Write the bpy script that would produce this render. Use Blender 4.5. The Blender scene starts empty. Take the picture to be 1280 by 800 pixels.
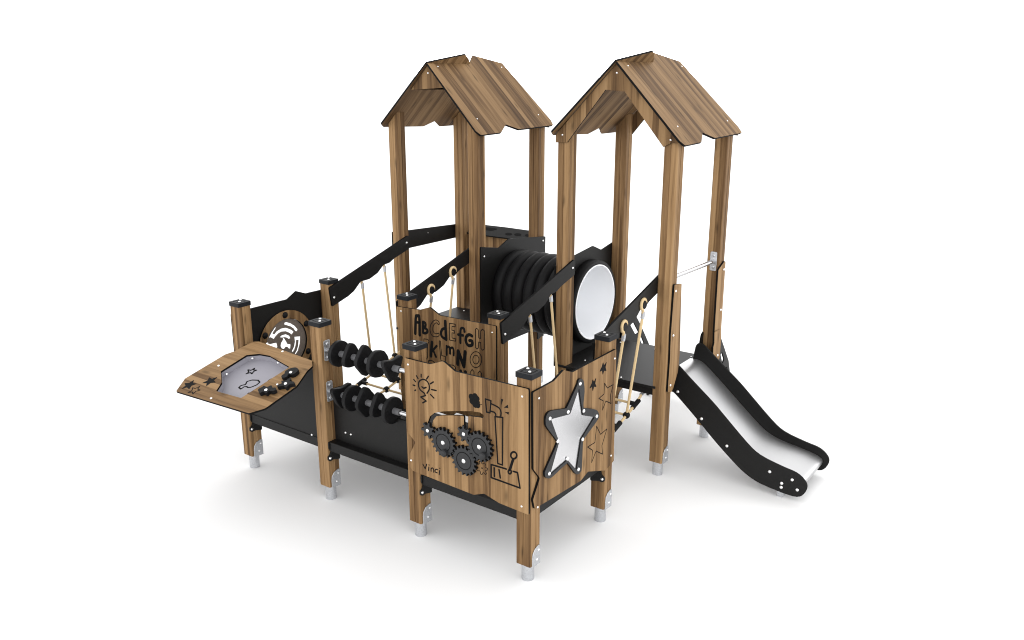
import bpy, bmesh, math, random
from mathutils import Vector, Matrix
from mathutils.geometry import tessellate_polygon
random.seed(7)
S = bpy.context.scene
COL = S.collection

# ------------------------------------------------------------------ camera
CAM = Vector((5.9657, -4.2742, 3.3922)); RX, RZ = 1.2884, 0.6279; F = 1058.3      # F in pixels of the 1280 wide photograph
cam_d = bpy.data.cameras.new('camera'); cam = bpy.data.objects.new('camera', cam_d); COL.objects.link(cam)
cam.location = CAM; cam.rotation_euler = (RX, 0, RZ)
cam_d.sensor_width = 36; cam_d.lens = F / 1280 * 36; cam_d.clip_start = .05; cam_d.clip_end = 3000
S.camera = cam
MR = Matrix.Rotation(RZ, 3, 'Z') @ Matrix.Rotation(RX, 3, 'X')

def ray(u, v): return MR @ Vector(((u - 640) / F, -(v - 400) / F, -1))
def crop(x0, y0, s, pts): return [(x0 + x / s, y0 + y / s) for x, y in pts]

class Frame:
    """a flat frame in the scene: local (a, b, n) -> world"""
    def __init__(s, o, ea, eb, en): s.o, s.ea, s.eb, s.en = Vector(o), Vector(ea).normalized(), Vector(eb).normalized(), Vector(en).normalized()
    def w(s, a, b, n=0): return s.o + s.ea * a + s.eb * b + s.en * n
    def on(s, pts, n=0):                 # where sight lines of the photo meet this real plane
        out = []
        for u, v in pts:
            d = ray(u, v); p0 = s.o + s.en * n
            p = CAM + d * ((p0 - CAM).dot(s.en) / d.dot(s.en)) - s.o
            out.append((p.dot(s.ea), p.dot(s.eb)))
        return out
FX = Frame((0, 0, 0), (0, 1, 0), (0, 0, 1), (1, 0, 0))     # a=y b=z n=x
FY = Frame((0, 0, 0), (1, 0, 0), (0, 0, 1), (0, 1, 0))     # a=x b=z n=y
FZ = Frame((0, 0, 0), (1, 0, 0), (0, 1, 0), (0, 0, 1))     # a=x b=y n=z

# ------------------------------------------------------------------ materials
def nt(name):
    m = bpy.data.materials.new(name); m.use_nodes = True
    return m, m.node_tree.nodes, m.node_tree.links, m.node_tree.nodes['Principled BSDF']

def wood(name, tint=1.0, scale=1.0, warp=.05):
    m, N, L, B = nt(name)
    uv = N.new('ShaderNodeUVMap'); sp = N.new('ShaderNodeSeparateXYZ'); L.new(uv.outputs[0], sp.inputs[0])
    def math_(op, a, b=None):
        n = N.new('ShaderNodeMath'); n.operation = op
        for i, x in enumerate((a, b)):
            if x is None: continue
            if isinstance(x, (int, float)): n.inputs[i].default_value = x
            else: L.new(x, n.inputs[i])
        return n.outputs[0]
    U0, V = sp.outputs[0], sp.outputs[1]
    wc = N.new('ShaderNodeCombineXYZ'); L.new(math_('MULTIPLY', U0, 5), wc.inputs[0]); L.new(math_('MULTIPLY', V, 1.7), wc.inputs[1])
    wn = N.new('ShaderNodeTexNoise'); wn.inputs['Scale'].default_value = 1; wn.inputs['Detail'].default_value = 2; L.new(wc.outputs[0], wn.inputs['Vector'])
    U = math_('ADD', U0, math_('MULTIPLY', math_('SUBTRACT', wn.outputs['Fac'], .5), warp))
    vo = N.new('ShaderNodeTexVoronoi'); vo.voronoi_dimensions = '1D'; vo.inputs['Scale'].default_value = 1
    L.new(math_('MULTIPLY', U0, 15 * scale), vo.inputs['W'])
    sc = N.new('ShaderNodeSeparateColor'); L.new(vo.outputs['Color'], sc.inputs[0]); R, G = sc.outputs[0], sc.outputs[1]
    ve = N.new('ShaderNodeTexVoronoi'); ve.voronoi_dimensions = '1D'; ve.feature = 'DISTANCE_TO_EDGE'
    L.new(math_('MULTIPLY', U0, 15 * scale), ve.inputs['W'])
    def noise(fu, fv, det, dis=0.0):
        c = N.new('ShaderNodeCombineXYZ')
        L.new(math_('ADD', math_('MULTIPLY', U, fu), math_('MULTIPLY', R, 31)), c.inputs[0])
        L.new(math_('ADD', math_('MULTIPLY', V, fv), math_('MULTIPLY', G, 17)), c.inputs[1])
        L.new(math_('MULTIPLY', G, 9), c.inputs[2])
        n = N.new('ShaderNodeTexNoise'); n.inputs['Scale'].default_value = 1; n.inputs['Detail'].default_value = det
        n.inputs['Distortion'].default_value = dis; n.inputs['Roughness'].default_value = .55
        L.new(c.outputs[0], n.inputs['Vector']); return n.outputs['Fac']
    a, b, c = noise(22, .9, 3, .6), noise(75, 1.6, 4, .3), noise(420, 9, 2)
    val = math_('ADD', math_('ADD', math_('MULTIPLY', R, .34), math_('MULTIPLY', a, .62)), math_('ADD', math_('MULTIPLY', b, .24), math_('MULTIPLY', c, .10)))
    val = math_('SUBTRACT', val, .225)
    r = N.new('ShaderNodeValToRGB'); L.new(val, r.inputs[0]); E = r.color_ramp.elements
    cols = [(.12, (.047, .0255, .0118)), (.29, (.120, .0670, .0300)), (.43, (.197, .1160, .0530)), (.56, (.264, .1610, .0765)), (.80, (.340, .2180, .1100))]
    while len(E) < len(cols): E.new(.5)
    for e, (p, k) in zip(E, cols): e.position = p; e.color = (k[0] * tint, k[1] * tint, k[2] * tint, 1)
    kc = N.new('ShaderNodeCombineXYZ'); L.new(math_('MULTIPLY', U, 3.2), kc.inputs[0]); L.new(math_('MULTIPLY', V, .9), kc.inputs[1])
    kn = N.new('ShaderNodeTexVoronoi'); kn.voronoi_dimensions = '2D'; kn.inputs['Scale'].default_value = 1.6; L.new(kc.outputs[0], kn.inputs['Vector'])
    km = N.new('ShaderNodeMapRange'); L.new(kn.outputs['Distance'], km.inputs[0]); km.inputs[1].default_value = .02; km.inputs[2].default_value = .10; km.inputs[3].default_value = .55; km.inputs[4].default_value = 1
    line = N.new('ShaderNodeMapRange'); L.new(ve.outputs['Distance'], line.inputs[0])
    line.inputs[1].default_value = 0; line.inputs[2].default_value = .035; line.inputs[3].default_value = .72; line.inputs[4].default_value = 1
    mx = N.new('ShaderNodeMix'); mx.data_type = 'RGBA'; mx.blend_type = 'MULTIPLY'; mx.inputs['Factor'].default_value = 1
    L.new(r.outputs[0], mx.inputs['A']); L.new(math_('MULTIPLY', line.outputs[0], km.outputs[0]), mx.inputs['B'])
    L.new(mx.outputs['Result'], B.inputs['Base Color'])
    B.inputs['Roughness'].default_value = .6; B.inputs['Specular IOR Level'].default_value = .10
    bp = N.new('ShaderNodeBump'); bp.inputs['Strength'].default_value = .12; bp.inputs['Distance'].default_value = .002
    L.new(b, bp.inputs['Height']); L.new(bp.outputs[0], B.inputs['Normal'])
    return m

def plain(name, col, rough=.5, metal=0, spec=.5, var=0, vs=60, bump=0):
    m, N, L, B = nt(name)
    B.inputs['Base Color'].default_value = (*col, 1); B.inputs['Roughness'].default_value = rough
    B.inputs['Metallic'].default_value = metal; B.inputs['Specular IOR Level'].default_value = spec
    tc = N.new('ShaderNodeTexCoord'); n = N.new('ShaderNodeTexNoise'); n.inputs['Scale'].default_value = vs; n.inputs['Detail'].default_value = 4
    L.new(tc.outputs['Object'], n.inputs['Vector'])
    if var:
        r = N.new('ShaderNodeValToRGB'); L.new(n.outputs['Fac'], r.inputs[0])
        for e, p, k in zip(r.color_ramp.elements, (.3, .7), (1 - var, 1 + var)): e.position = p; e.color = (*[min(1, c * k) for c in col], 1)
        L.new(r.outputs[0], B.inputs['Base Color'])
    if bump:
        b = N.new('ShaderNodeBump'); b.inputs['Strength'].default_value = bump; b.inputs['Distance'].default_value = .001
        L.new(n.outputs['Fac'], b.inputs['Height']); L.new(b.outputs[0], B.inputs['Normal'])
    return m

WOOD = wood('walnut_board'); WPOST = wood('walnut_post', 1.0, 1.6); WROOF = wood('walnut_roof', .82, 1.1)
EDGE = plain('black_board_edge', (.004, .004, .004), .7, spec=.08)
BLACK = plain('black_laminate', (.0068, .0066, .0064), .5, spec=.19, var=.25, vs=220, bump=.15)
PLASTIC = plain('black_plastic', (.006, .006, .0065), .55, spec=.14, bump=.05, vs=90)
GEARM = plain('charcoal_plastic', (.019, .0195, .021), .5, spec=.3, bump=.1, vs=200)
CAPM = plain('cap_plastic', (.0075, .0085, .0105), .55, spec=.16)
INK = plain('engraved_black', (.004, .004, .004), .7, spec=.1)
STEEL = plain('steel_tube', (.52, .52, .53), .2, 1, bump=.02, vs=30)
ZINC = plain('galvanised_steel', (.50, .51, .53), .42, .85, var=.12, vs=90, bump=.05)
BOLT = plain('bolt_steel', (.88, .88, .88), .3, 1)
CHUTE = plain('slide_steel', (.50, .50, .505), .36, .9, bump=.03, vs=60)
MIRROR = plain('mirror_steel', (.72, .72, .735), .26, 1)
ROPE = plain('tan_rope', (.56, .42, .235), .8, spec=.2, var=.15, vs=300, bump=.6)
TRAY = plain('grey_tray', (.262, .255, .288), .45, spec=.4)
LINING = plain('white_tunnel_lining', (.93, .945, .97), .4)
SLEEVE = plain('grey_sleeve', (.10, .10, .105), .45)
DISC = plain('brown_grey_plastic', (.15, .122, .10), .45, var=.15, vs=120)
GROUND = plain('white_floor', (.875, .875, .875), 1, spec=0)

# ------------------------------------------------------------------ object helpers
ROOT = bpy.data.objects.new('play_structure', None); COL.objects.link(ROOT); ROOT.location = (1.5, 1.5, 0); ROOT.empty_display_size = .3
ROOT['label'] = 'walnut and black playground climbing frame with two gabled towers, tunnel, rope nets and slide'
ROOT['category'] = 'playground'
RINV = Matrix.Translation((-1.5, -1.5, 0))

def adopt(o, parent, label=None):
    o.parent = parent
    o.matrix_parent_inverse = RINV if parent is ROOT else Matrix.Identity(4)
    if label: o['label'] = label
    return o
def group(name, parent=None, label=None):
    o = bpy.data.objects.new(name, None); COL.objects.link(o); o.empty_display_size = .1
    return adopt(o, parent or ROOT, label)
def finish(name, bm, mats, parent, label=None, smooth=False, bevel=0, seg=1, angle=35):
    bmesh.ops.recalc_face_normals(bm, faces=bm.faces[:])
    me = bpy.data.meshes.new(name); bm.to_mesh(me); bm.free()
    for m in mats: me.materials.append(m)
    if smooth: me.polygons.foreach_set('use_smooth', [True] * len(me.polygons)); me.set_sharp_from_angle(angle=math.radians(angle))
    o = bpy.data.objects.new(name, me); COL.objects.link(o)
    if bevel:
        b = o.modifiers.new('bevel', 'BEVEL'); b.width = bevel; b.segments = seg; b.limit_method = 'ANGLE'; b.angle_limit = math.radians(30)
    return adopt(o, parent or ROOT, label)

def loop_prism(bm, fr, loops, n0, n1, mi_face=0, mi_edge=1, grain='b', top_only=False):
    uvl = bm.loops.layers.uv.verify()
    off = (random.random() * 40, random.random() * 40)
    flat = [p for l in loops for p in l]
    tris = tessellate_polygon([[Vector((p[0], p[1], 0)) for p in l] for l in loops])
    def uv(a, b): return (a + off[0], b + off[1]) if grain == 'b' else (b + off[0], a + off[1])
    layers = []
    for n in ((n1,) if top_only else (n0, n1)):
        vs = [bm.verts.new(fr.w(a, b, n)) for a, b in flat]; layers.append(vs)
        for t in tris:
            if len(set(t)) < 3: continue
            try: f = bm.faces.new([vs[i] for i in t])
            except ValueError: continue
            f.material_index = mi_face
            for lp, i in zip(f.loops, t): lp[uvl].uv = uv(*flat[i])
    if top_only: return
    k = 0
    for l in loops:
        m = len(l)
        for i in range(m):
            j = (i + 1) % m
            f = bm.faces.new((layers[0][k + i], layers[0][k + j], layers[1][k + j], layers[1][k + i])); f.material_index = mi_edge
            for lp, q in zip(f.loops, ((l[i], 0), (l[j], 0), (l[j], .02), (l[i], .02))): lp[uvl].uv = uv(q[0][0] + q[1], q[0][1])
        k += m

def slab(name, fr, loops, n0, n1, face, edge, parent=None, label=None, grain='b', bevel=.002):
    if isinstance(loops[0][0], (int, float)): loops = [loops]
    bm = bmesh.new(); loop_prism(bm, fr, loops, n0, n1, 0, 1, grain)
    return finish(name, bm, [face, edge], parent, label, bevel=bevel)

def rounded(pts, r, seg=4):
    """round the corners of a polygon; r a number or one per corner"""
    out = []; m = len(pts)
    for i in range(m):
        p = Vector(pts[i]); q0 = Vector(pts[i - 1]); q1 = Vector(pts[(i + 1) % m]); rr = r[i] if isinstance(r, (list, tuple)) else r
        d0 = (q0 - p); d1 = (q1 - p); l0, l1 = d0.length, d1.length
        if rr <= 0 or l0 < 1e-6 or l1 < 1e-6: out.append(tuple(p)); continue
        d0.normalize(); d1.normalize()
        an = math.acos(max(-1, min(1, d0.dot(d1))))
        t = min(rr / max(.05, math.tan(an / 2)), l0 * .48, l1 * .48)
        A, Bq = p + d0 * t, p + d1 * t
        for k in range(seg + 1):
            x = k / seg; out.append(tuple(A * (1 - x) ** 2 + p * 2 * x * (1 - x) + Bq * x * x))
    return out
def circle(c, r, n=32, ph=0): return [(c[0] + r * math.cos(ph + 2 * math.pi * i / n), c[1] + r * math.sin(ph + 2 * math.pi * i / n)) for i in range(n)]
def star(c, ro, ri, rot=90, n=5): return [(c[0] + (ro if i % 2 == 0 else ri) * math.cos(math.radians(rot) + math.pi * i / n), c[1] + (ro if i % 2 == 0 else ri) * math.sin(math.radians(rot) + math.pi * i / n)) for i in range(2 * n)]
def spline(pts, sub=6, closed=False):
    out = []; m = len(pts); P = [Vector(p) for p in pts]
    for i in range(m if closed else m - 1):
        g = (lambda k: P[k % m]) if closed else (lambda k: P[max(0, min(m - 1, k))])
        a, b, c, d = g(i - 1), g(i), g(i + 1), g(i + 2)
        for k in range(sub):
            t = k / sub
            out.append(tuple(.5 * ((2 * b) + (c - a) * t + (2 * a - 5 * b + 4 * c - d) * t * t + (3 * b - a - 3 * c + d) * t ** 3)))
    if not closed: out.append(tuple(P[-1]))
    return out

def engrave(name, fr, n, sg, strokes=(), fills=(), parent=None, mat=None, label=None):
    """cut lines in a board: strokes are ([(a,b)...], width) ; fills are polygons"""
    bm = bmesh.new()
    for si, (pts, w) in enumerate(strokes):
        for q, (p0, p1) in enumerate(zip(pts[:-1], pts[1:])):
            p0, p1 = Vector(p0), Vector(p1); d = p1 - p0
            if d.length < 1e-5: continue
            an = math.atan2(d.y, d.x); r = w / 2
            cap = [(p1.x + r * math.cos(an + t), p1.y + r * math.sin(an + t)) for t in [math.pi * (k / 6 - .5) for k in range(7)]]
            cap += [(p0.x + r * math.cos(an + t), p0.y + r * math.sin(an + t)) for t in [math.pi * (k / 6 + .5) for k in range(7)]]
            h = .0010 + .00002 * ((q * 7 + si * 3) % 9)
            loop_prism(bm, fr, [cap], n, n + sg * h, 0, 0)
    for k, p in enumerate(fills): loop_prism(bm, fr, [p], n, n + sg * (.0011 + .00002 * (k % 9)), 0, 0)
    return finish(name, bm, [mat or INK], parent, label)

def basis(d):
    d = Vector(d).normalized(); h = Vector((0, 0, 1)) if abs(d.z) < .9 else Vector((1, 0, 0))
    x = d.cross(h).normalized(); return x, d.cross(x).normalized(), d
def lathe(name, o, d, prof, mat, parent=None, seg=32, label=None, closed=False, extra=None, bm=None, mi=0, angle=40):
    x, y, d = basis(d); o = Vector(o); own = bm is None
    if own: bm = bmesh.new()
    rings = []
    for r, t in prof:
        if r < 1e-6: rings.append([bm.verts.new(o + d * t)])
        else: rings.append([bm.verts.new(o + d * t + (x * math.cos(2 * math.pi * k / seg) + y * math.sin(2 * math.pi * k / seg)) * r) for k in range(seg)])
    pairs = list(zip(rings[:-1], rings[1:])) + ([(rings[-1], rings[0])] if closed else [])
    for A, Bq in pairs:
        for k in range(seg):
            l = (k + 1) % seg
            if len(A) == 1 and len(Bq) == 1: continue
            if len(A) == 1: f = bm.faces.new((A[0], Bq[k], Bq[l]))
            elif len(Bq) == 1: f = bm.faces.new((A[k], A[l], Bq[0]))
            else: f = bm.faces.new((A[k], A[l], Bq[l], Bq[k]))
            f.material_index = mi
    if own: return finish(name, bm, mat if isinstance(mat, list) else [mat], parent, label, smooth=True, angle=angle)
def tube_bm(bm, pts, r, seg=10, mi=0, closed=False):
    P = [Vector(p) for p in pts]; m = len(P); prev = None; rings = []
    for i in range(m):
        if closed: t = P[(i + 1) % m] - P[i - 1]
        else: t = P[min(m - 1, i + 1)] - P[max(0, i - 1)]
        t.normalize()
        if prev is None: x, y, _ = basis(t)
        else: x = (prev - t * prev.dot(t)).normalized(); y = t.cross(x)
        prev = x
        rings.append([bm.verts.new(P[i] + (x * math.cos(2 * math.pi * k / seg) + y * math.sin(2 * math.pi * k / seg)) * r) for k in range(seg)])
    for i in range(m if closed else m - 1):
        A, Bq = rings[i], rings[(i + 1) % m]
        for k in range(seg): f = bm.faces.new((A[k], A[(k + 1) % seg], Bq[(k + 1) % seg], Bq[k])); f.material_index = mi
    if not closed:
        for c in (rings[0], rings[-1]): f = bm.faces.new(c); f.material_index = mi
def tube(name, pts, r, mat, parent=None, seg=10, closed=False, label=None):
    bm = bmesh.new(); tube_bm(bm, pts, r, seg, 0, closed)
    return finish(name, bm, [mat], parent, label, smooth=True)

_bolt = None
def bolt(p, nrm, parent, r=.009, mat=None, name='bolt'):
    x, y, d = basis(nrm); bm = bmesh.new()
    lathe(None, p, d, [(r * 1.15, -.001), (r * 1.15, r * .12), (r, r * .35), (r * .75, r * .62), (r * .4, r * .78), (0, r * .82)], None, seg=12, bm=bm)
    return finish(name, bm, [mat or BOLT], parent, smooth=True, angle=50)
def bolts(fr, n, sg, px, parent, r=.0074, mat=None, name='bolt'):
    for a, b in fr.on(px, n): bolt(fr.w(a, b, n), fr.en * sg, parent, r, mat, name)

# ------------------------------------------------------------------ ground
bm = bmesh.new(); bmesh.ops.create_grid(bm, x_segments=2, y_segments=2, size=900)
g = bpy.data.objects.new('ground', bpy.data.meshes.new('ground')); bm.to_mesh(g.data); bm.free(); g.data.materials.append(GROUND); COL.objects.link(g)
g['kind'] = 'structure'; g['label'] = 'seamless plain white studio floor under the playground'

# ------------------------------------------------------------------ posts
W = .06
def profile():
    h, c, gw, gd = W, .007, .004, .005; one = [(-h + c, -h), (-gw, -h), (0, -h + gd), (gw, -h), (h - c, -h)]
    out = []
    for k in range(4):
        for x, y in one:
            for _ in range(k): x, y = -y, x
            out.append((x, y))
    return out
PROF = profile()
def post_mesh(name, x, y, topf, parent, label):
    bm = bmesh.new(); uvl = bm.loops.layers.uv.verify(); off = (random.random() * 50, random.random() * 50)
    lo = [bm.verts.new((x + a, y + b, .13)) for a, b in PROF]; hi = [bm.verts.new((x + a, y + b, topf(x + a))) for a, b in PROF]
    m = len(PROF); u = 0
    for i in range(m):
        j = (i + 1) % m; d = math.dist(PROF[i], PROF[j])
        f = bm.faces.new((lo[i], lo[j], hi[j], hi[i]))
        for lp, q in zip(f.loops, ((u, .13), (u + d, .13), (u + d, hi[j].co.z), (u, hi[i].co.z))): lp[uvl].uv = (q[0] + off[0], q[1] + off[1])
        u += d
    for c in (lo, hi):
        f = bm.faces.new(c)
        for lp in f.loops: lp[uvl].uv = (lp.vert.co.x + off[0], lp.vert.co.y + off[1])
    return finish(name, bm, [WPOST], parent, label)
def foot(x, y, parent):
    lathe('foot_pipe', (x, y, 0), (0, 0, 1), [(.045, .0005), (.045, .14)], ZINC, parent, 24)
    pl = slab('foot_plate', FX, [(y - .042, .12), (y + .056, .12), (y + .056, .262), (y + .03, .268), (y - .01, .255), (y - .036, .225), (y - .042, .19)], x + W + .0005, x + W + .008, ZINC, ZINC, parent, bevel=.002)
    for a, b in ((.032, .232), (.012, .165)): bolt((x + W + .008, y + a, b), (1, 0, 0), pl, .008)
for i in range(4):
    for j in range(4):
        tall = j >= 2
        cx = .5 if i < 2 else 2.5
        p = post_mesh('roof_post' if tall else 'short_post', i, j, (lambda xx, cx=cx: 3.505 - .03 - abs(xx - cx)) if tall else (lambda xx: 1.505), ROOT, None)
        foot(i, j, p)
        if not tall:
            cp = slab('post_cap', FZ, rounded([(i - .066, j - .066), (i + .066, j - .066), (i + .066, j + .066), (i - .066, j + .066)], .010, 3), 1.503, 1.539, CAPM, CAPM, p, bevel=.006)
            engrave('cap_groove', FZ, 1.539, 1, [([(i - .040, j - .040), (i + .040, j - .040), (i + .040, j + .040), (i - .040, j + .040), (i - .040, j - .040)], .006)], parent=p)
            for a, b in ((-.032, .032), (.016, -.014)): bolt((i + a, j + b, 1.539), (0, 0, 1), p, .0088)

# ------------------------------------------------------------------ decks
def deck(x0, x1, y0, y1, z, label, edges):
    d = slab('deck', FZ, [(x0, y0), (x1, y0), (x1, y1), (x0, y1)], z - .02, z, BLACK, BLACK, None, label)
    for fr, a0, a1, n, z0, z1 in edges:
        slab('deck_beam', fr, [(a0, z0), (a1, z0), (a1, z1), (a0, z1)], n - (.036 if n == -.006 else .02), n + (.0355 if n == -.006 else .02), BLACK, BLACK, d)
    return d
decks = []
for i in range(3):
    decks.append(deck(i + .0, i + .999, -.001, 1.0, .478, None, [(FY, i + W, i + 1 - W, -.006, .457, .536), (FY, i + W, i + 1 - W, 1.021, .40, .474)] + ([(FX, W, 1 - W, 3.0, .457, .536)] if i == 2 else []) + ([(FX, W, 1 - W, -.021, .457, .536)] if i == 0 else [])))
for c in (0, 2):
    dk = deck(c - .05, c + (1.05 if c == 0 else .97), 1.93, 2.95, .83, None, [(FY, c + W, c + 1 - W, 1.975, .74, .809), (FY, c + W, c + 1 - W, 3.0, .74, .809), (FX, 2 + W, 3 - W, c, .74, .809), (FX, 2 + W, 3 - W, c + 1, .74, .809)])
    decks.append(dk)
    for a, b in ((c + .12, 2.86), (c + .5, 2.86), (c + .88, 2.86), (c + .12, 2.18), (c + .62, 1.97), (c + .9, 2.2)): bolt((a, b, .83), (0, 0, 1), dk, .008)
def bracket(fr, a, z, n, sg, flip, parent):
    pts = [(-.052, .075), (.058, .075), (.058, -.108), (-.015, -.088), (-.045, -.092), (-.068, -.078), (-.068, -.048), (-.045, -.036), (-.032, -.01), (-.052, .02)]
    pts = [(a + flip * x, z + y) for x, y in pts]
    b = slab('post_bracket', fr, rounded(pts, .012, 3), n, n + sg * .012, BLACK, BLACK, parent)
    bolt(fr.w(a - flip * .048, z - .063, n + sg * .012), fr.en * sg, b, .011)
for i in range(3): bracket(FX, 0, .46, i + W + .001, 1, 1, decks[i])
bracket(FY, 3, .46, 1 - W - .001, -1, -1, decks[2])
bracket(FX, 2, .75, 2 + W + .001, 1, 1, decks[4]); bracket(FX, 3, .75, 1 + W + .001, 1, -1, decks[3])

# ------------------------------------------------------------------ panels of the low platform
C8 = (500, 430, 8); D8 = (500, 520, 8); G4 = (480, 560, 4); E8 = (620, 440, 8); G5 = (640, 420, 4.923)
YF = -.0785                                        # front face of the gear panel
def onY(c, pts, n): return FY.on(crop(*c, pts), n)
def onX(c, pts, n): return FX.on(crop(*c, pts), n)
out = FY.on([(506, 447.5), (537.5, 455.4), (553.8, 451.5), (568.8, 464.4), (660.6, 486.5), (660.6, 643.8), (623.8, 628.8), (605, 617), (592, 618.5), (516, 588.5), (512, 583), (511.5, 569.4), (519.4, 552.8), (508.5, 538.8)], YF)
out = rounded(out, [.004, .05, .03, .03, .012, .006, .03, .03, .03, .012, .02, .03, .02, .02], 4)
slot = onY(C8, [(272, 835), (276, 790), (300, 725), (342, 690), (430, 674), (560, 670), (720, 672), (800, 685), (838, 712), (832, 742), (790, 733), (682, 720), (680, 845), (640, 845), (638, 718), (500, 714), (420, 715), (365, 722), (330, 765), (318, 840)], YF)
slot = rounded(slot, .008, 2)
gp = slab('gear_panel', FY, [out, slot], YF, -.0605, WOOD, EDGE, None, 'wooden play panel with three black gears and engraved drawings', bevel=.0015)
TH = .0108
def S8(c, pts, w, closed=False, sub=0, n=YF):
    q = onY(c, pts, n)
    if sub: q = spline(q, sub, closed)
    if closed: q = q + [q[0]]
    return (q, w)
engrave('bulb_drawing', FY, YF, -1, [
    S8(C8, [(246, 492), (205, 460), (185, 415), (192, 375), (225, 354), (262, 365), (288, 400), (294, 450), (270, 492)], TH, sub=5),
    S8(C8, [(240, 490), (256, 515), (208, 530), (262, 570), (228, 588)], TH), S8(C8, [(220, 428), (237, 441), (261, 434)], TH * 1.1, sub=4)], parent=gp)
for p in ([(165, 318), (180, 345)], [(212, 303), (212, 330)], [(284, 323), (266, 350)], [(334, 379), (303, 398)], [(316, 455), (362, 465)], [(306, 505), (339, 540)], [(138, 355), (156, 376)], [(131, 410), (150, 416)], [(149, 466), (157, 460)]): engrave('ray_mark', FY, YF, -1, [S8(C8, p, TH)], parent=gp)
engrave('cloud_drawing', FY, YF, -1, [S8(C8, [(785, 598), (820, 606)], .004)],
    [circle(onY(C8, [q], YF)[0], r, 16) for q, r in (((715, 530), .024), ((752, 525), .024), ((740, 555), .034), ((722, 572), .024), ((768, 580), .026), ((775, 608), .024), ((752, 602), .026), ((775, 545), .018))], gp)
engrave('hammer_drawing', FY, YF, -1, [
    S8(C8, [(855, 550), (910, 567), (900, 688), (866, 680)], TH, True), S8(C8, [(912, 597), (975, 628), (1002, 655), (1011, 690), (1008, 718)], TH, sub=3), S8(C8, [(905, 670), (942, 682), (958, 700), (958, 718)], TH),
    S8(D8, [(950, 6), (1028, 14), (1025, 490), (978, 474)], TH, True),
    S8(D8, [(1064, 530), (912, 485), (912, 615), (1200, 720), (1176, 566), (1132, 553)], TH * 1.15), S8(D8, [(942, 518), (944, 605)], TH * 1.2), S8(D8, [(991, 538), (1003, 618)], TH * 1.2),
    S8(D8, [(1098, 540), (1132, 432)], .020)],
    [onY(C8, p, YF) for p in ([(1012, 548), (1033, 555), (1014, 610)], [(1077, 606), (1083, 640), (1040, 636)], [(1047, 680), (1090, 682), (1085, 706)])], gp)
engrave('lever_drawing', FY, YF, -1, [S8(D8, [(1138 + 30 * math.cos(t), 393 + 34 * math.sin(t)) for t in [k * math.pi / 9 for k in range(18)]], .0135, True),
    S8(D8, [(1098 + 16 * math.cos(t), 557 + 21 * math.sin(t)) for t in [k * math.pi / 7 for k in range(14)]], TH * 1.1, True)], parent=gp)
gc = onY(D8, [(820, 521)], YF)[0]
engrave('cog_drawing', FY, YF, -1, [([(gc[0] + r * math.cos(t), gc[1] + r * math.sin(t)) for k in range(29) for r, t in [((.050 if k % 4 in (0, 1) else .034), k * 2 * math.pi / 28)]], .0042)], [circle(gc, .006, 10)], gp)
engrave('name_lettering', FY, YF, -1, [S8(D8, p, .0088, sub=3 if len(p) > 3 else 0) for p in (
    [(230, 482), (252, 527)], [(252, 527), (268, 482)], [(289, 510), (286, 545)], [(290, 488), (291, 491)], [(311, 552), (311, 522)], [(311, 528), (323, 519), (335, 530), (338, 562)],
    [(377, 537), (362, 532), (350, 546), (356, 562), (373, 568)], [(397, 546), (392, 586)], [(398, 522), (399, 525)])], parent=gp)
bolts(FY, YF, -1, crop(*C8, [(80, 205), (1222, 525)]) + crop(*D8, [(112, 443)]) + [(652, 633)], gp)

def cog(name, c, R, teeth, n0, n1, parent, hub=.013, knob=None, ring=True, ph=0, root=.83):
    pts = []
    for k in range(teeth):
        for r, f in ((root, 0), (root, .28), (1.0, .38), (1.0, .68), (root, .80)):
            t = ph + (k + f) * 2 * math.pi / teeth; pts.append((c[0] + R * r * math.cos(t), c[1] + R * r * math.sin(t)))
    bm = bmesh.new(); loop_prism(bm, FY, [pts], n0, n1, 0, 1)
    if ring: 
        loop_prism(bm, FY, [circle(c, R * .60, 40), circle(c, R * .545, 40)], n1, n1 - .0012, 2, 2)
    lathe(None, (c[0], n1 + .002, c[1]), (0, -1, 0), [(hub * 1.1, 0), (hub * 1.1, .006), (hub * .7, .011), (0, .0125)], None, seg=16, bm=bm, mi=3)
    if knob: lathe(None, (knob[0], n1 + .002, knob[1]), (0, -1, 0), [(.026, 0), (.026, .022), (.02, .032), (0, .036)], None, seg=18, bm=bm, mi=0)
    return finish(name, bm, [GEARM, PLASTIC, INK, BOLT], parent, bevel=.0018)
g1, g2, g3, s1, s2, k1, k2 = onY(D8, [(430, 268), (792, 310), (637, 450), (276, 146), (637, 181), (452, 365), (840, 392)], -.106)
cog('gear', g1, .112, 18, -.082, -.106, gp, .015, k1); cog('gear', g2, .112, 18, -.082, -.106, gp, .015, k2, ph=.12); cog('gear', g3, .112, 18, -.082, -.106, gp, .015, None, ph=.2)
cog('small_gear', s1, .062, 7, -.082, -.106, gp, .013, None, False, 0, .66); cog('small_gear', s2, .062, 7, -.082, -.106, gp, .013, None, False, .3, .66)

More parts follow.
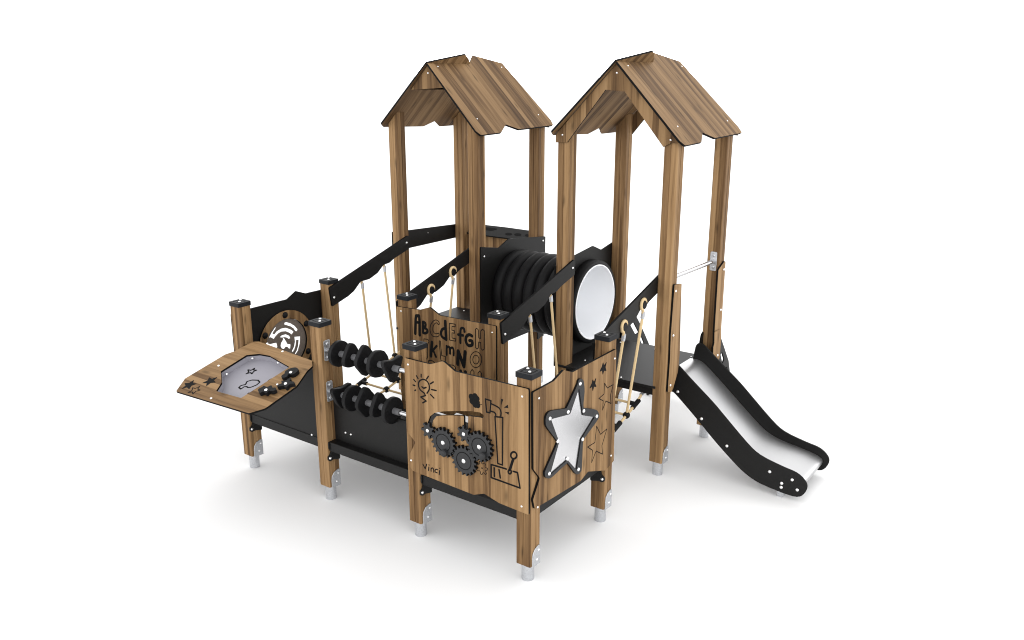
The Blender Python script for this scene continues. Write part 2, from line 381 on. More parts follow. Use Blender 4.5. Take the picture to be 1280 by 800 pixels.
# star panel
XF = 3.0785
out = FX.on([(666.5, 490.6), (692.5, 476.3), (705, 462.5), (715.6, 465.4), (770.5, 436.3), (767.2, 576), (757, 588), (735, 589.5), (726, 601), (668.5, 636), (666.3, 625), (675, 597.5), (667, 587)], XF)
out = rounded(out, [.012, .05, .012, .05, .012, .01, .05, .02, .03, .008, .02, .02, .02], 4)
sp_ = slab('star_panel', FX, out, .0 + 3.0605, XF, WOOD, EDGE, None, 'wooden play panel with a star shaped steel mirror', bevel=.0015)
fo = spline(FX.on(crop(500, 462, 4, [(892, 54), (900, 46), (911, 48), (918, 62), (922, 110), (916, 180), (926, 193), (965, 197), (985, 205), (993, 222), (988, 250), (920, 345), (914, 362), (908, 490), (902, 512), (888, 523), (872, 515), (842, 473), (829, 473), (765, 532), (745, 544), (728, 538), (723, 520), (730, 495), (783, 374), (782, 354), (735, 290), (727, 262), (732, 228), (750, 208), (790, 200), (826, 194), (838, 181), (885, 78)]), XF + .014), 4, True)
fi = FX.on([(723.7, 485), (728.6, 519.2), (743.2, 521.3), (726.3, 549), (720.6, 587.5), (709.3, 574.8), (687.2, 594), (698.8, 552.5), (688.6, 524), (712.5, 517.6)], XF + .014)
fi = rounded(fi, [.004, .02, .004, .02, .004, .02, .004, .02, .004, .02], 4)
sf = slab('star_frame', FX, [fo, fi], XF + .0005, XF + .016, GEARM, PLASTIC, sp_, bevel=.003)
mid = []
slab('star_mirror', FX, [((a - 3) , b) for a, b in [(q[0] + 3, q[1]) for q in fi]], XF + .0005, XF + .008, MIRROR, MIRROR, sp_, 'star shaped polished mirror plate', bevel=0)
bolts(FX, XF + .016, 1, crop(*G5, [(419, 294), (441, 461), (521, 494), (434, 636), (281, 648), (233, 508), (345, 467)]) + crop(*G4, [(972, 107), (917, 54), (826, 128)]), sf, .0125)
def SX(c, pts, w, closed=False, n=XF):
    q = onX(c, pts, n); return (q + [q[0]] if closed else q, w)
for c_, p in ((E8, [(1085, 312), (1112, 360), (1172, 325), (1143, 435), (1150, 515), (1098, 490), (1065, 580), (1072, 488), (1028, 465), (1080, 420)]),
              (G5, [(520, 555), (545, 605), (583, 572), (553, 675), (557, 727), (517, 708), (490, 778), (495, 703), (465, 683), (510, 655)])):
    engrave('star_outline', FX, XF, 1, [SX(c_, p, .0065, True)], parent=sp_)
for p in ([(1070, 110), (1078, 142), (1102, 108), (1090, 152), (1100, 184), (1078, 181), (1068, 219), (1062, 178), (1040, 191), (1060, 150)], [(967, 281), (978, 305), (997, 268), (988, 318), (1000, 344), (978, 341), (968, 382), (962, 341), (940, 357), (958, 318)]):
    engrave('black_star', FX, XF, 1, [SX(E8, p, .009, True)], [onX(E8, p, XF)], sp_)
bolts(FX, XF, 1, crop(*E8, [(430, 462), (1187, 65)]) + crop(*G4, [(1135, 38), (768, 296)]), sp_)

# alphabet panel on the far side of the platform
YA = 1 - .0785
F8 = (480, 340, 8); A5 = (380, 380, 4.923); A10 = (480, 410, 10)
out = FY.on(crop(*F8, [(125, 345), (350, 380), (455, 353), (555, 435), (1118, 542)]), YA)
out += [(2.03, .58), (1.6, .60), (1.55, .55), (.98, .57), (.955, .66), (1.03, .80), (.975, .86)]
out = rounded(out, [.006, .05, .03, .05, .012, .01, .03, .03, .012, .02, .02, .02], 4)
ap = slab('alphabet_panel', FY, out, YA, 1 - .0605, WOOD, EDGE, None, 'wooden play panel engraved with the alphabet', bevel=.0015)
def SA(c, pts, w, closed=False, sub=0):
    q = onY(c, pts, YA)
    if sub: q = spline(q, sub, closed)
    return (q + [q[0]] if closed else q, w)
def ell(cx, cy, rx, ry, n=20): return [(cx + rx * math.cos(2 * math.pi * k / n), cy + ry * math.sin(2 * math.pi * k / n)) for k in range(n)]
T, B_ = .0072, .024
engrave('alphabet_lettering', FY, YA, -1, [
    SA(F8, [(313, 615), (317, 470), (322, 438), (350, 438), (355, 490), (357, 630)], 0.0287), SA(F8, [(318, 500), (353, 508)], 0.0242),
    SA(F8, [(390, 500), (392, 608)], B_), SA(F8, [(392, 498), (414, 512), (412, 545), (396, 555), (428, 572), (434, 598), (415, 612), (393, 608)], B_, sub=3),
    SA(F8, [(553, 520), (545, 492), (510, 480), (472, 518), (460, 580), (478, 632), (513, 648), (548, 640), (548, 612), (518, 618), (495, 598), (489, 560), (504, 520), (530, 508), (542, 526)], T, True, 3),
    SA(F8, [(613, 492), (622, 675)], 0.0287), SA(F8, [(612, 562), (582, 575), (570, 612), (583, 650), (618, 670)], 0.0247, sub=3),
    SA(F8, [(655, 512), (713, 522), (713, 548), (680, 543), (680, 582), (706, 588), (706, 612), (680, 608), (681, 660), (718, 668), (716, 692), (655, 680)], T, True),
    SA(F8, [(806, 597), (800, 568), (778, 560), (765, 588), (764, 708)], 0.0218, sub=3), SA(F8, [(742, 626), (790, 634)], 0.0242),
    SA(F8, [(880, 640), (852, 626), (822, 650), (820, 698), (845, 735), (882, 728), (880, 690), (856, 686)], 0.0276, sub=3),
    SA(F8, [(915, 572), (928, 563), (943, 578), (948, 660), (966, 664), (968, 590), (985, 572), (1004, 588), (1003, 770), (986, 782), (970, 765), (966, 704), (947, 700), (944, 758), (930, 770), (916, 755)], T, True),
    # second row
    SA(A10, [(500, 135), (550, 142), (563, 172), (546, 200), (544, 372), (520, 400), (490, 390), (488, 350), (510, 345), (512, 200), (498, 180)], T, True),
    SA(A5, [(788, 235), (781, 320)], 0.0299), SA(A5, [(817, 258), (788, 290)], 0.0207), SA(A5, [(795, 284), (812, 325)], 0.0207),
    SA(A10, [(690, 160), (705, 164), (722, 345), (770, 356), (770, 420), (712, 408)], T, True),
    SA(A5, [(878, 312), (878, 258)], 0.0207), SA(A5, [(878, 268), (890, 262), (898, 275), (899, 305)], 0.0207, sub=3), SA(A5, [(899, 275), (912, 268), (920, 280), (921, 315)], 0.0207, sub=3),
    SA(A5, [(946, 370), (949, 290)], 0.0333), SA(A5, [(949, 290), (984, 384)], 0.0345), SA(A5, [(984, 384), (992, 295)], 0.0333),
    SA(A5, ell(1058, 342, 36, 49), T, True), SA(A5, ell(1058, 342, 19, 27), T, True),
    # third row, mostly behind the gear panel
    SA(C8, [(285, 185), (287, 166), (320, 164), (345, 186), (340, 235), (310, 250), (308, 320), (285, 315)], T, True),
    SA(C8, [(485, 205), (540, 214), (557, 238), (550, 255), (520, 290), (500, 345), (520, 365), (480, 360)], T, True),
    SA(C8, [(607, 270), (608, 340)], 0.0299), SA(C8, [(655, 278), (650, 350)], 0.0299), SA(C8, [(608, 340), (630, 370), (650, 350)], 0.0299),
    SA(C8, [(706, 400), (708, 275), (722, 254), (740, 275), (740, 385), (782, 390), (780, 290), (797, 270), (814, 290), (812, 410), (770, 440)], T, True)], parent=ap)
bolts(FY, YA, -1, crop(*F8, [(171, 392), (1083, 606)]), ap)

# black panels under the table and the bead rails
pa = slab('lower_panel', FY, [(.062, .531), (.938, .531), (.938, 1.17), (.062, 1.17)], -.035, -.02, BLACK, EDGE)
bolts(FY, -.035, -1, [(389.8, 543.6)], pa, .009)
pb = slab('lower_panel', FY, [(1.062, .531), (1.938, .531), (1.938, .89), (1.062, .89)], .03, .046, BLACK, EDGE)
bolts(FY, .03, -1, [(432, 540.9), (438.6, 543.1), (499, 582.6)], pb, .009)

# maze panel
XM = -.061
mc, mr = (.5, 1.021), .314
hole = circle(mc, .236, 48)
mp = slab('maze_panel', FX, [rounded([(-.05, 1.432), (.156, 1.429), (.552, 1.426), (.661, 1.482), (.775, 1.436), (1.05, 1.431), (1.05, .58), (.6, .60), (.5, .56), (-.05, .58)], .02, 3), hole], XM - .016, XM, BLACK, EDGE, None, 'black play panel with a round maze disc')
ring = slab('maze_ring', FX, [circle(mc, mr, 64), circle(mc, .233, 64)], XM + .0005, XM + .014, WOOD, EDGE, mp, 'wooden ring around the maze disc')
M11 = (320, 380, 11.43)
slots = [onX(M11, p, XM) for p in (
    [(410, 270), (435, 260), (500, 278), (560, 315), (602, 365), (588, 392), (565, 386), (545, 352), (500, 320), (440, 302), (410, 294)],
    [(280, 330), (293, 342), (242, 422), (264, 436), (300, 392), (360, 354), (430, 341), (510, 370), (545, 398), (512, 442), (490, 414), (430, 390), (370, 395), (320, 425), (282, 470), (262, 502), (215, 475), (188, 486), (225, 412)],
    [(345, 476), (375, 446), (430, 434), (485, 458), (497, 490), (475, 502), (450, 482), (420, 474), (385, 480)],
    [(388, 490), (408, 490), (428, 520), (444, 545), (452, 570), (502, 580), (497, 640), (472, 634), (452, 612), (430, 612), (408, 645), (372, 634), (355, 602), (362, 560), (380, 528), (392, 510)],
    [(553, 470), (638, 464), (633, 570), (606, 670), (572, 722), (560, 710), (586, 665), (605, 600), (612, 515), (582, 515), (575, 590), (556, 650), (532, 692), (516, 674), (548, 610), (560, 540)],
    [(160, 565), (205, 574), (300, 553), (314, 612), (290, 650), (230, 660), (175, 620)])]
slots.append([(mc[0] + r * math.cos(t), mc[1] + r * math.sin(t)) for r, t in [(.20, 3.9), (.20, 4.3), (.20, 4.7), (.16, 4.7), (.16, 4.3), (.16, 3.9)]])
slab('maze_disc', FX, [circle(mc, .233, 64)] + slots, XM - .012, XM - .002, DISC, DISC, mp, 'grey brown disc with cut through maze slots', bevel=.001)
for k in range(6):
    t = math.radians(90 + 60 * k); bolt((XM + .014, mc[0] + .272 * math.cos(t), mc[1] + .272 * math.sin(t)), (1, 0, 0), ring, .026, PLASTIC, 'ring_knob')

# play table in front of the maze
k_ = .35; TF = Frame((0, -.06, 1.21), (1, 0, 0), (0, 1, k_), (0, -k_, 1))
T8 = (215, 420, 8); T9 = (300, 430, 8.89)
pt = group('play_table', None, 'sloping wooden sand table with a grey tray and black shapes')
board = TF.on([(220, 489), (231.3, 473.1), (281.3, 443.1), (293.8, 438.8), (302.5, 433.8), (316.9, 427.1), (323.8, 426.9), (352.9, 437.3), (390, 450.8), (390.5, 457.6), (383.8, 463.7), (370.9, 482.3), (331.5, 510.4), (311, 516.6)])
board = rounded(board, [.015, .02, .02, .03, .02, .02, .02, .05, .006, .01, .04, .05, .05, .02], 3)
tray = TF.on([(276, 464), (308.1, 443.8), (323.8, 442.3), (337, 444.6), (361.9, 458.7), (301.3, 497.5), (270, 488.8), (277, 478.1)])
tray = rounded(tray, .012, 3)
tt = slab('table_top', TF, [board, tray], -.016, 0, WOOD, EDGE, pt, grain='a', bevel=.0015)
ctr = Vector((sum(p[0] for p in tray) / len(tray), sum(p[1] for p in tray) / len(tray)))
big = [tuple(ctr + (Vector(p) - ctr) * 1.05) for p in tray]
small = [tuple(ctr + (Vector(p) - ctr) * 1.01) for p in tray]
bm = bmesh.new(); loop_prism(bm, TF, [big, small], -.062, -.0165, 0, 0); loop_prism(bm, TF, [big], -.072, -.0625, 0, 0)
tr = finish('tray', bm, [TRAY], pt, 'recessed grey metal tray')
def ST(c, pts, w, closed=False, sub=0, n=0):
    q = TF.on(crop(*c, pts), n)
    if sub: q = spline(q, sub, closed)
    return (q + [q[0]] if closed else q, w)
for nm, c_, p, cl in (('fish_outline', T8, [(668, 515), (690, 495), (735, 485), (750, 455), (800, 440), (860, 442), (878, 462), (845, 490), (790, 512), (760, 515), (745, 505), (720, 508), (690, 530)], True),
    ('star_outline', T8, [(742, 378), (768, 360), (760, 338), (790, 343), (825, 322), (815, 340), (845, 342), (815, 356), (800, 378), (785, 366)], True),
    ('shape_outline', T9, [(335, 415), (318, 405), (345, 388), (378, 386)], False), ('shape_outline', T9, [(78, 565), (95, 545), (125, 545)], False)):
    engrave(nm, TF, -.0625, 1, [ST(c_, p, .012, cl, n=-.062)], parent=tr)
sA, sB, sC = [TF.on([q])[0] for q in crop(*T8, [(172, 490), (382, 452), (227, 542)])]
engrave('star_outline', TF, 0, 1, [(star(sC, .052, .024, 20) + [star(sC, .052, .024, 20)[0]], .008)], parent=tt)
for q, an in ((sA, 35), (sB, 5)): engrave('black_star', TF, 0, 1, [(star(q, .058, .026, an) + [star(q, .058, .026, an)[0]], .008)], [star(q, .058, .026, an)], tt)
kf = [spline(TF.on(crop(*T9, p), .02), 3, True) for p in (
    [(470, 365), (500, 345), (508, 318), (560, 288), (620, 275), (655, 295), (640, 325), (590, 355), (548, 350), (532, 375), (500, 390), (468, 385)],
    [(420, 475), (468, 452), (465, 425), (505, 425), (560, 392), (575, 408), (560, 425), (605, 435), (608, 455), (560, 462), (520, 500), (490, 480), (430, 490)],
    [(208, 520), (255, 492), (270, 480), (310, 492), (355, 475), (368, 500), (400, 500), (405, 525), (360, 540), (330, 535), (300, 562), (265, 545), (225, 560)])]
kf = [[tuple(m + (Vector(p) - m) * 1.0) for p in q] for q in kf for m in [sum((Vector(p) for p in q), Vector((0, 0))) / len(q)]]
for q, kc in zip(kf, crop(*T9, [(565, 315), (507, 440), (290, 510)])):
    kb = slab('shape_knob', TF, q, .003, .035, PLASTIC, PLASTIC, pt, bevel=.006)
    a, b = TF.on([kc], .035)[0]; bolt(TF.w(a, b, .035), TF.en, kb, .012)
bolts(TF, 0, 1, crop(*T8, [(467, 298), (392, 624), (952, 75)]) + crop(*T9, [(415, 450), (473, 82)]), tt, .009)
for c_, p in ((T8, (547, 382)), (T9, (140, 158)), (T9, (425, 208))):
    a, b = TF.on(crop(*c_, [p]), -.03)[0]; bolt(TF.w(a, b, -.03), (.6, -.5, .6), tr, .009)
(ra, rb), (rc, rd) = TF.on([(232, 488.5), (304, 510.5)], -.03)
tube('table_rim', [tuple(TF.w(ra, rb, -.03)), tuple(TF.w(rc, rd, -.03))], .011, ZINC, pt)

# bead rails
def bead(c, shape, thick=.034):
    R = .104
    if shape == 'round': return circle((0, 0), R, 40)
    if shape == 'hex': return rounded(circle((0, 0), R * 1.07, 8, .2), .06, 4)
    if shape == 'drop': return rounded([(0, R * 1.5), (-R * 1.28, -R * .74), (R * 1.28, -R * .74)], [.06, .08, .08], 12)
    if shape == 'diamond': return rounded([(0, R * 1.42), (-R * 1.12, 0), (0, -R * 1.42), (R * 1.12, 0)], [.05, .07, .05, .07], 9)
    return rounded([(-R * 1.15, R * .80), (0, R * .55), (R * 1.15, R * .80), (R * .55, -R * .55), (0, -R * 1.3), (-R * .55, -R * .55)], [.06, .12, .06, .14, .06, .14], 6)
def bead_rail(z, shapes, xs):
    e = group('bead_rail', None, 'steel rail threaded with black spinning beads')
    tube('rail_bar', [(1.062, 0, z), (1.93, 0, z)], .0165, STEEL, e, 16)
    for x, sg in ((1.0605, 1),):
        pl = slab('rail_plate', FX, rounded([(-.032, z - .085), (.032, z - .085), (.032, z + .085), (-.032, z + .085)], .016, 4), x, x + .006, ZINC, ZINC, e)
        for dz in (-.055, .055): bolt((x + .006, .0, z + dz), (1, 0, 0), pl, .011, ZINC)
    for s, x in zip(shapes, xs):
        bm = bmesh.new(); pts = bead((0, 0), s); rot = random.uniform(-.3, .3)
        prof = [(.3, -.018), (.97, -.018), (1, -.014), (1, .014), (.97, .018), (.3, .018)]
        rings = []
        for kk, dx in prof:
            rings.append([bm.verts.new((x + dx, a * kk, z + b * kk)) for a, b in pts]); NP = len(pts)
        for A, Bq in zip(rings[:-1], rings[1:]):
            for k in range(NP): bm.faces.new((A[k], A[(k + 1) % NP], Bq[(k + 1) % NP], Bq[k]))
        bm.faces.new(rings[0]); bm.faces.new(rings[-1])
        lathe(None, (x + .014, 0, z), (1, 0, 0), [(.0185, 0), (.025, .001), (.025, .066), (.0185, .067)], None, seg=20, bm=bm, mi=1)
        finish('bead', bm, [PLASTIC, SLEEVE], e, smooth=True, angle=30)
bead_rail(1.305, ['round', 'drop', 'diamond', 'hex', 'heart'], [1.20, 1.335, 1.48, 1.615, 1.765])
bead_rail(.962, ['heart', 'round', 'diamond', 'drop', 'round'], [1.195, 1.325, 1.465, 1.61, 1.75])

# ------------------------------------------------------------------ handrails and rope nets
RAIL = [(.935, 1.478), (.958, 1.292), (1.04, 1.315), (1.165, 1.35), (1.243, 1.385), (1.335, 1.46), (1.455, 1.462), (1.57, 1.502), (1.655, 1.567), (1.747, 1.576), (1.81, 1.607), (2.035, 1.67), (2.04, 1.80), (2.02, 1.808)]
RAIL = rounded(RAIL, [.01, .012, .03, .06, .06, .03, .06, .06, .03, .06, .05, .012, .01, .01], 3)
for x0, x1, fx, s in ((.0605, .079, .079, 1), (.921, .9395, .9395, 1), (2.0605, 2.079, 2.079, 1), (2.921, 2.9395, 2.9395, 1)):
    r = slab('handrail', FX, RAIL, x0, x1, BLACK, EDGE, None, None)
    if fx in (.079, 2.079):
        for y, z in ((.985, 1.375), (2.0, 1.738)): bolt((x1, y, z), (1, 0, 0), r, .0105)
def zn(y): return .42 + .30 * (y - 1)
def net(c):
    e = group('climbing_net', None, 'sloping tan rope net with black connectors')
    for dx in (-.34, 0, .34):
        tube('rope', [(c + dx, .985, zn(.985) + .03), (c + dx, 1.2, zn(1.2)), (c + dx, 1.5, zn(1.5) - .004), (c + dx, 1.84, zn(1.84)), (c + dx, 1.985, zn(1.985) + .035)], .0115, ROPE, e)
        for y, d in ((.98, .06), (1.93, .06)): tube('rope_clamp', [(c + dx, y, zn(y) + .031), (c + dx, y + d, zn(y + d) + .018)], .0145, ZINC, e)
    for q, y in enumerate((1.2, 1.36, 1.52, 1.68, 1.84)):
        tube('rope', [(c - .34, y, zn(y)), (c, y, zn(y) - .003), (c + .34, y, zn(y))], .0105, ROPE, e)
        for dx in (-.34, 0, .34):
            bm = bmesh.new()
            if dx == 0 or q % 2: 
                lathe(None, (c + dx, y - .025, zn(y) - .0075), (0, 1, .3), [(.012, 0), (.026, .006), (.031, .024), (.026, .044), (.012, .05)], None, seg=16, bm=bm)
            else:
                tube_bm(bm, [(c + dx, y - .055, zn(y - .055)), (c + dx, y + .055, zn(y + .055))], .021, 14)
                tube_bm(bm, [(c + dx, y, zn(y)), (c + dx * (1 - .075 / .34), y, zn(y))], .020, 14)
            finish('rope_connector', bm, [PLASTIC], e, smooth=True)
    for xr, xn, sg in ((c - .447, c - .34, -1), (c + .4475, c + .34, 1)):
        for yl, zl, yn in ((1.378, 1.50, 1.36), (1.692, 1.61, 1.68)):
            top = Vector((xr, yl, zl - .075)); end = Vector((xn, yn, zn(yn)))
            arc = [(xr, yl + .040 * math.sin(t) * (1 if abs(t) < 2.2 else .5), zl + .042 * math.cos(t) - (.0 if abs(t) < 2 else .01)) for t in [-2.7 + 3.9 * k / 14 for k in range(15)]]
            lp = [tuple(top + Vector((0, -.004, 0)))] + arc + [(xr - sg * .004, yl + .043, zl - .004), (xr - sg * .016, yl + .043, zl - .014)]
            h = tube('hanger_rope', lp, .0125, ROPE, e)
            tube('hanger_rope', [tuple(top), tuple(top.lerp(end, .5)), tuple(end)], .0115, ROPE, e)
            bm = bmesh.new(); lathe(None, (xr - .012, yl + .008, zl - .008), (1, 0, 0), [(0, 0), (.030, 0), (.035, .004), (.035, .020), (.030, .024), (0, .024)], None, seg=20, bm=bm)
            finish('thimble', bm, [PLASTIC], e, smooth=True)
            d = (end - top).normalized()
            tube('rope_clamp', [tuple(top + d * -.012), tuple(top + d * .045)], .0165, ZINC, e)
net(.5); net(2.5)

# ------------------------------------------------------------------ towers: side rail, counter, back panel, climber
sr = slab('tower_rail', FX, rounded([(1.95, 1.84), (2.188, 1.824), (2.9, 1.785), (3.05, 1.777), (3.05, 1.63), (2.93, 1.632), (2.18, 1.636), (1.95, 1.655)], .008, 2), -.079, -.0605, BLACK, EDGE)
bolts(FX, -.0605, 1, [(535, 291)], sr, .004)
bk = slab('back_panel', FY, rounded([(-.05, 1.695), (1.05, 1.695), (1.05, .86), (.6, .88), (.5, .84), (-.05, .86)], .012, 2), 3.0605, 3.078, WOOD, EDGE)
CF = Frame((0, 3.0, 1.694), (1, 0, 0), (0, .14, .074), (0, -.074, .14))
ct = slab('counter', CF, rounded([(.065, -.005), (.45, -.005), (.72, .0), (.935, .02), (.935, .165), (.5, .172), (.065, .165)], [.004, .1, .1, .01, .02, .1, .004], 4), -.012, .004, BLACK, EDGE, None, 'black sloping counter with cut out holes')
engrave('counter_slot', CF, .004, 1, [], [rounded([(.07, .08), (.36, .08), (.42, .13), (.07, .13)], .01, 2), [(.60 + .045 * math.cos(t), .065 + .022 * math.sin(t)) for t in [k * math.pi / 8 for k in range(16)]], [(.715 + .045 * math.cos(t), .075 + .024 * math.sin(t)) for t in [k * math.pi / 8 for k in range(16)]], [(.85 + .045 * math.cos(t), .085 + .022 * math.sin(t)) for t in [k * math.pi / 8 for k in range(16)]]], ct)

ARCH = [(2.90, .835), (2.88, .97), (2.905, 1.05), (2.95, 1.072), (3.1, 1.065), (3.2, 1.03), (3.3, .985), (3.4, .875), (3.49, .765), (3.63, .59), (3.69, .45), (3.73, .2), (3.74, .0), (3.64, .0), (3.61, .22), (3.55, .40), (3.40, .57), (3.25, .70), (3.06, .76), (3.0, .835)]
ARCH = rounded(ARCH, .03, 3)
ac = group('arch_climber', None, 'black arched ladder behind the right tower')
for x0, x1 in ((2.045, 2.06), (2.94, 2.955)):
    sl = [rounded(FX.on([(787.8, 406), (792.4, 402.6), (799, 415.6), (794.6, 418.6)], 2.06), .008, 2), rounded([(3.40, .72), (3.435, .74), (3.51, .64), (3.47, .60)], .01, 2), rounded([(3.55, .53), (3.60, .54), (3.66, .38), (3.62, .36)], .01, 2)]
    slab('side_plate', FX, [ARCH] + sl, x0, x1, BLACK, EDGE, ac)
for y, z in ((3.25, .655), (3.42, .575), (3.58, .43), (3.66, .22)): tube('rung', [(2.055, y, z), (2.945, y, z)], .018, PLASTIC, ac)

# ------------------------------------------------------------------ tunnel
TC = (2.5, 1.308)
prof = []
x = 1.0; n_r = 7; x0, x1 = 1.075, 1.925; L_ = (x1 - x0) / n_r
prof += [(.362, .975), (.385, .975), (.385, 1.074)]
for k in range(n_r):
    for t, r in ((.02, .352), (.06, .366), (.13, .383), (.28, .396), (.5, .400), (.72, .396), (.87, .383), (.94, .366), (.98, .352)): prof.append((r, x0 + L_ * (k + t)))
prof += [(.385, 1.926), (.402, 1.945), (.402, 2.015), (.392, 2.03), (.362, 2.03)]
tn = lathe('tunnel', (0, TC[0], TC[1]), (1, 0, 0), prof, PLASTIC, None, 72, 'black ribbed crawl tunnel between the two towers', closed=True, angle=60)
lathe('tunnel_lining', (0, TC[0], TC[1]), (1, 0, 0), [(.350, .973), (.361, .973), (.361, 2.034), (.357, 2.036), (.350, 2.034)], LINING, tn, 72, 'smooth white inner lining', closed=True, angle=60)
P1 = [(1.962, 1.815), (2.25, 1.762), (2.41, 1.826), (3.065, 1.752), (3.055, .80), (2.75, .775), (2.5, .80), (2.38, .79), (2.23, .85), (1.955, .95)]
PANEL = rounded(P1, [.008, .03, .03, .008, .008, .02, .02, .02, .02, .008], 3)
th = circle(TC, .384, 64)
t1 = slab('tunnel_panel', FX, [PANEL, th], 1.0605, 1.0745, BLACK, EDGE)
t2 = slab('tunnel_panel', FX, [[(5 - a, b) for a, b in PANEL], th], 1.9255, 1.9395, BLACK, EDGE)
bolts(FX, 1.0745, 1, crop(580, 270, 8, [(203, 405), (790, 247)]), t1, .009)

# ------------------------------------------------------------------ slide
SW = [(2.93, .80), (2.94, .93), (2.952, .978), (2.976, .999), (3.02, .992), (3.07, .957), (3.19, .858), (3.385, .705), (3.49, .612), (3.71, .415), (3.835, .333), (4.02, .285), (4.143, .262), (4.215, .217), (4.243, .162), (4.222, .092), (4.17, .052), (4.063, .05), (3.856, .080), (3.727, .130), (3.591, .225), (3.406, .379), (3.264, .510), (3.049, .695), (3.0, .72)]
SW = spline(SW, 3, True)
sl = group('slide', None, 'short slide with black sides and a bare steel chute')
for y0, y1, sg in ((2.19, 2.208, -1), (2.792, 2.81, 1)):
    s = slab('slide_side', FY, SW, y0, y1, BLACK, EDGE, sl, bevel=.003)
    if sg < 0:
        for a, b in ((3.064, .728), (3.299, .531), (3.544, .34), (3.928, .21), (4.118, .192), (4.036, .136), (4.035, .099), (4.167, .115)): bolt((a, y0, b), (0, -1, 0), s, .013)
CH = spline([(2.90, .838), (2.97, .84), (3.03, .822), (3.10, .772), (3.25, .648), (3.45, .476), (3.62, .336), (3.72, .278), (3.84, .243), (3.98, .222), (4.10, .200), (4.165, .178), (4.19, .148), (4.185, .112)], 5)
bm = bmesh.new(); pts = [Vector((p[0], p[1])) for p in CH]; rows = []
for i, p in enumerate(pts):
    t = (pts[min(i + 1, len(pts) - 1)] - pts[max(i - 1, 0)]).normalized(); nrm = Vector((-t.y, t.x))
    lo = p - nrm * .006; ht = p + nrm * .012
    rows.append([bm.verts.new((q.x, y, q.y)) for q, y in ((ht, 2.2085), (ht, 2.213), (p, 2.220), (p, 2.772), (p, 2.784), (p, 2.7915), (lo, 2.7915), (lo, 2.2085))])
for A, Bq in zip(rows[:-1], rows[1:]):
    for k in range(8): bm.faces.new((A[k], A[(k + 1) % 8], Bq[(k + 1) % 8], Bq[k]))
bm.faces.new(rows[0]); bm.faces.new(rows[-1])
finish('slide_chute', bm, [CHUTE], sl, smooth=True, angle=50)
for y in (2.236, 2.764): slab('slide_foot', FX, [(y - .028, 0.0005), (y + .028, .0005), (y + .028, .16), (y - .028, .16)], 4.0, 4.05, ZINC, ZINC, sl)
for y in (2.5,): bolt((2.96, 2.28, .842), (0, 0, 1), sl, .012, ZINC); 

# wooden boards beside the slide entrance and the steel bar above it
SB = rounded([(1.975, 1.735), (2.112, 1.715), (2.128, 1.45), (2.155, 1.12), (2.138, .93), (2.095, .86), (2.06, .80), (2.03, .775), (1.955, .80), (1.965, 1.1), (1.955, 1.3)], [.01, .01, .1, .06, .05, .04, .03, .02, .01, .1, .1], 4)
b1 = slab('side_board', FX, SB, 3.0605, XF, WOOD, EDGE, None, bevel=.0015)
bolts(FX, XF, 1, crop(740, 340, 5, [(524, 119), (508, 397), (490, 708)]), b1, .010)
SB2 = rounded([(2.885, 1.69), (3.02, 1.75), (3.045, 1.735), (3.055, 1.1), (3.075, .95), (3.065, .80), (3.0, .77), (2.90, .86), (2.89, .95), (2.91, .99), (2.895, 1.1)], .015, 3)
b2 = slab('side_board', FX, SB2, 3.0605, XF, WOOD, EDGE, None, bevel=.0015)
bolts(FX, XF, 1, crop(840, 290, 8, [(519, 375), (487, 778)]) + crop(840, 390, 8, [(455, 432)]), b2, .010)
gb = group('grab_bar', None, 'steel grab bar above the slide')
tube('bar_tube', [(3.0, 2.06, 1.765), (3.0, 2.936, 1.752)], .021, STEEL, gb, 16)
pl = slab('bar_plate', FY, rounded([(2.972, 1.665), (3.036, 1.665), (3.036, 1.842), (2.972, 1.842)], .016, 4), 2.9335, 2.9395, ZINC, ZINC, gb)
for z in (1.70, 1.81): bolt((3.006, 2.9335, z), (0, -1, 0), pl, .013, ZINC)
pl2 = slab('bar_plate', FY, rounded([(2.972, 1.68), (3.036, 1.68), (3.036, 1.85), (2.972, 1.85)], .016, 4), 2.0605, 2.0665, ZINC, ZINC, gb)

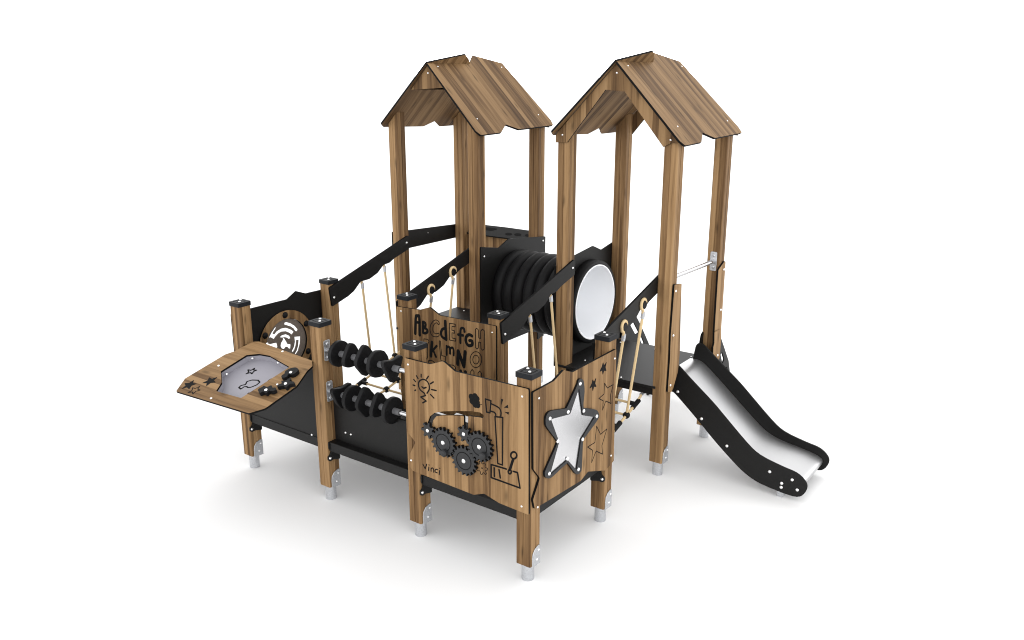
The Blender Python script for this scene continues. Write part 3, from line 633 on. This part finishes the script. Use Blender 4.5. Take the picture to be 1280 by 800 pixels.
# ------------------------------------------------------------------ roofs
q2 = math.sqrt(.5)
def roof(c, full):
    e = group('roof', None, 'gabled roof of walnut boards over a tower')
    RF = Frame((c, 0, 3.505), (0, 1, 0), (q2, 0, -q2), (q2, 0, q2)); LF = Frame((c, 0, 3.505), (0, 1, 0), (-q2, 0, -q2), (-q2, 0, q2))
    rp = [(1.9, .019), (2.53, .019), (2.545, 0), (2.68, -.10), (3.08, .003), (3.155, .80), (3.13, .862), (2.516, .876), (2.37, .806), (2.212, .896), (1.895, .905), (1.866, .855)]
    lp = [(1.895, 0), (2.37, -.112), (2.47, -.055), (2.53, .0), (2.54, .019), (3.10, .019), (3.13, .85), (3.10, .90), (2.79, .90), (2.64, .812), (2.52, .882), (1.905, .848), (1.85, .812)]
    r = slab('roof_board', RF, rounded(rp, [.002, .002, .002, .01, .01, .02, .02, .01, .006, .01, .02, .02], 2), -.018, 0, WROOF, EDGE, e, bevel=.0015)
    l = slab('roof_board', LF, rounded(lp, [.002, .01, .002, .002, .002, .002, .02, .02, .01, .006, .01, .02, .02], 2), -.018, 0, WROOF, EDGE, e, bevel=.0015)
    # the far ends of the two boards carry their grain down the slope
    if full: px = crop(680, 50, 4.923, [(517, 158), (822, 532), (848, 162), (1128, 497)])
    else: px = crop(460, 50, 4.923, [(430, 163), (672, 485), (822, 168), (1048, 460)])
    bolts(RF, 0, 1, px, r, .0062)
    if full: gpts = [(c, 3.474), (c + .60, 2.874), (c + .51, 2.876), (c + .441, 2.842), (c + .095, 3.242), (c + .08, 3.26), (c - .096, 3.272), (c - .455, 2.838), (c - .569, 2.832), (c - .569, 2.900)]
    else: gpts = [(c, 3.474), (c + .218, 3.256), (c + .20, 3.275), (c - .222, 3.252)]
    gb_ = slab('gable_board', FY, gpts, 1.921, 1.9385, WROOF, EDGE, e, bevel=.0015)
    bolts(FY, 1.921, -1, [(703, 168.5), (771, 91), (838.3, 175)] if full else [(535, 91.3)], gb_, .008)
    gpts = [(c, 3.474), (c + .60, 2.874), (c + .51, 2.876), (c + .441, 2.842), (c + .095, 3.242), (c - .095, 3.26), (c - .455, 2.838), (c - .569, 2.832), (c - .569, 2.900)]
    slab('gable_board', FY, gpts, 3.0615, 3.079, WROOF, EDGE, e, bevel=.0015)
roof(.5, False); roof(2.5, True)

# ------------------------------------------------------------------ studio light
w = bpy.data.worlds.new('World'); S.world = w; w.use_nodes = True
WN, WL = w.node_tree.nodes, w.node_tree.links
bg = WN['Background']; bg.inputs[0].default_value = (1, 1, 1, 1)
geo = WN.new('ShaderNodeTexCoord'); sep = WN.new('ShaderNodeSeparateXYZ'); WL.new(geo.outputs['Generated'], sep.inputs[0])   # white studio: brighter walls, softer ceiling
def wm(op, a, b):
    n = WN.new('ShaderNodeMath'); n.operation = op
    for i, x in enumerate((a, b)):
        if isinstance(x, (int, float)): n.inputs[i].default_value = x
        else: WL.new(x, n.inputs[i])
    return n.outputs[0]
up = wm('MAXIMUM', sep.outputs[2], 0.0)
WL.new(wm('ADD', wm('MULTIPLY', wm('POWER', wm('SUBTRACT', 1.0, up), 3.0), 3.3), 1.22), bg.inputs[1])
def softbox(loc, target, size, energy):
    d = bpy.data.lights.new('softbox', 'AREA'); d.shape = 'DISK'; d.size = size; d.energy = energy
    o = bpy.data.objects.new('softbox', d); COL.objects.link(o); o.location = loc
    o.rotation_euler = (Vector(target) - Vector(loc)).to_track_quat('-Z', 'Y').to_euler(); return o
softbox((3.2, 7.0, 9), (1.5, 1.5, 0), 5, 120)

S.render.engine = 'CYCLES'; S.cycles.pixel_filter_type = 'BLACKMAN_HARRIS'; S.cycles.filter_width = 1.05
S.view_settings.view_transform = 'Standard'; S.view_settings.look = 'None'; S.view_settings.exposure = 0; S.view_settings.gamma = 1
S.render.resolution_x = 1024; S.render.resolution_y = 640
S.cycles.max_bounces = 8; S.cycles.diffuse_bounces = 4; S.cycles.glossy_bounces = 5
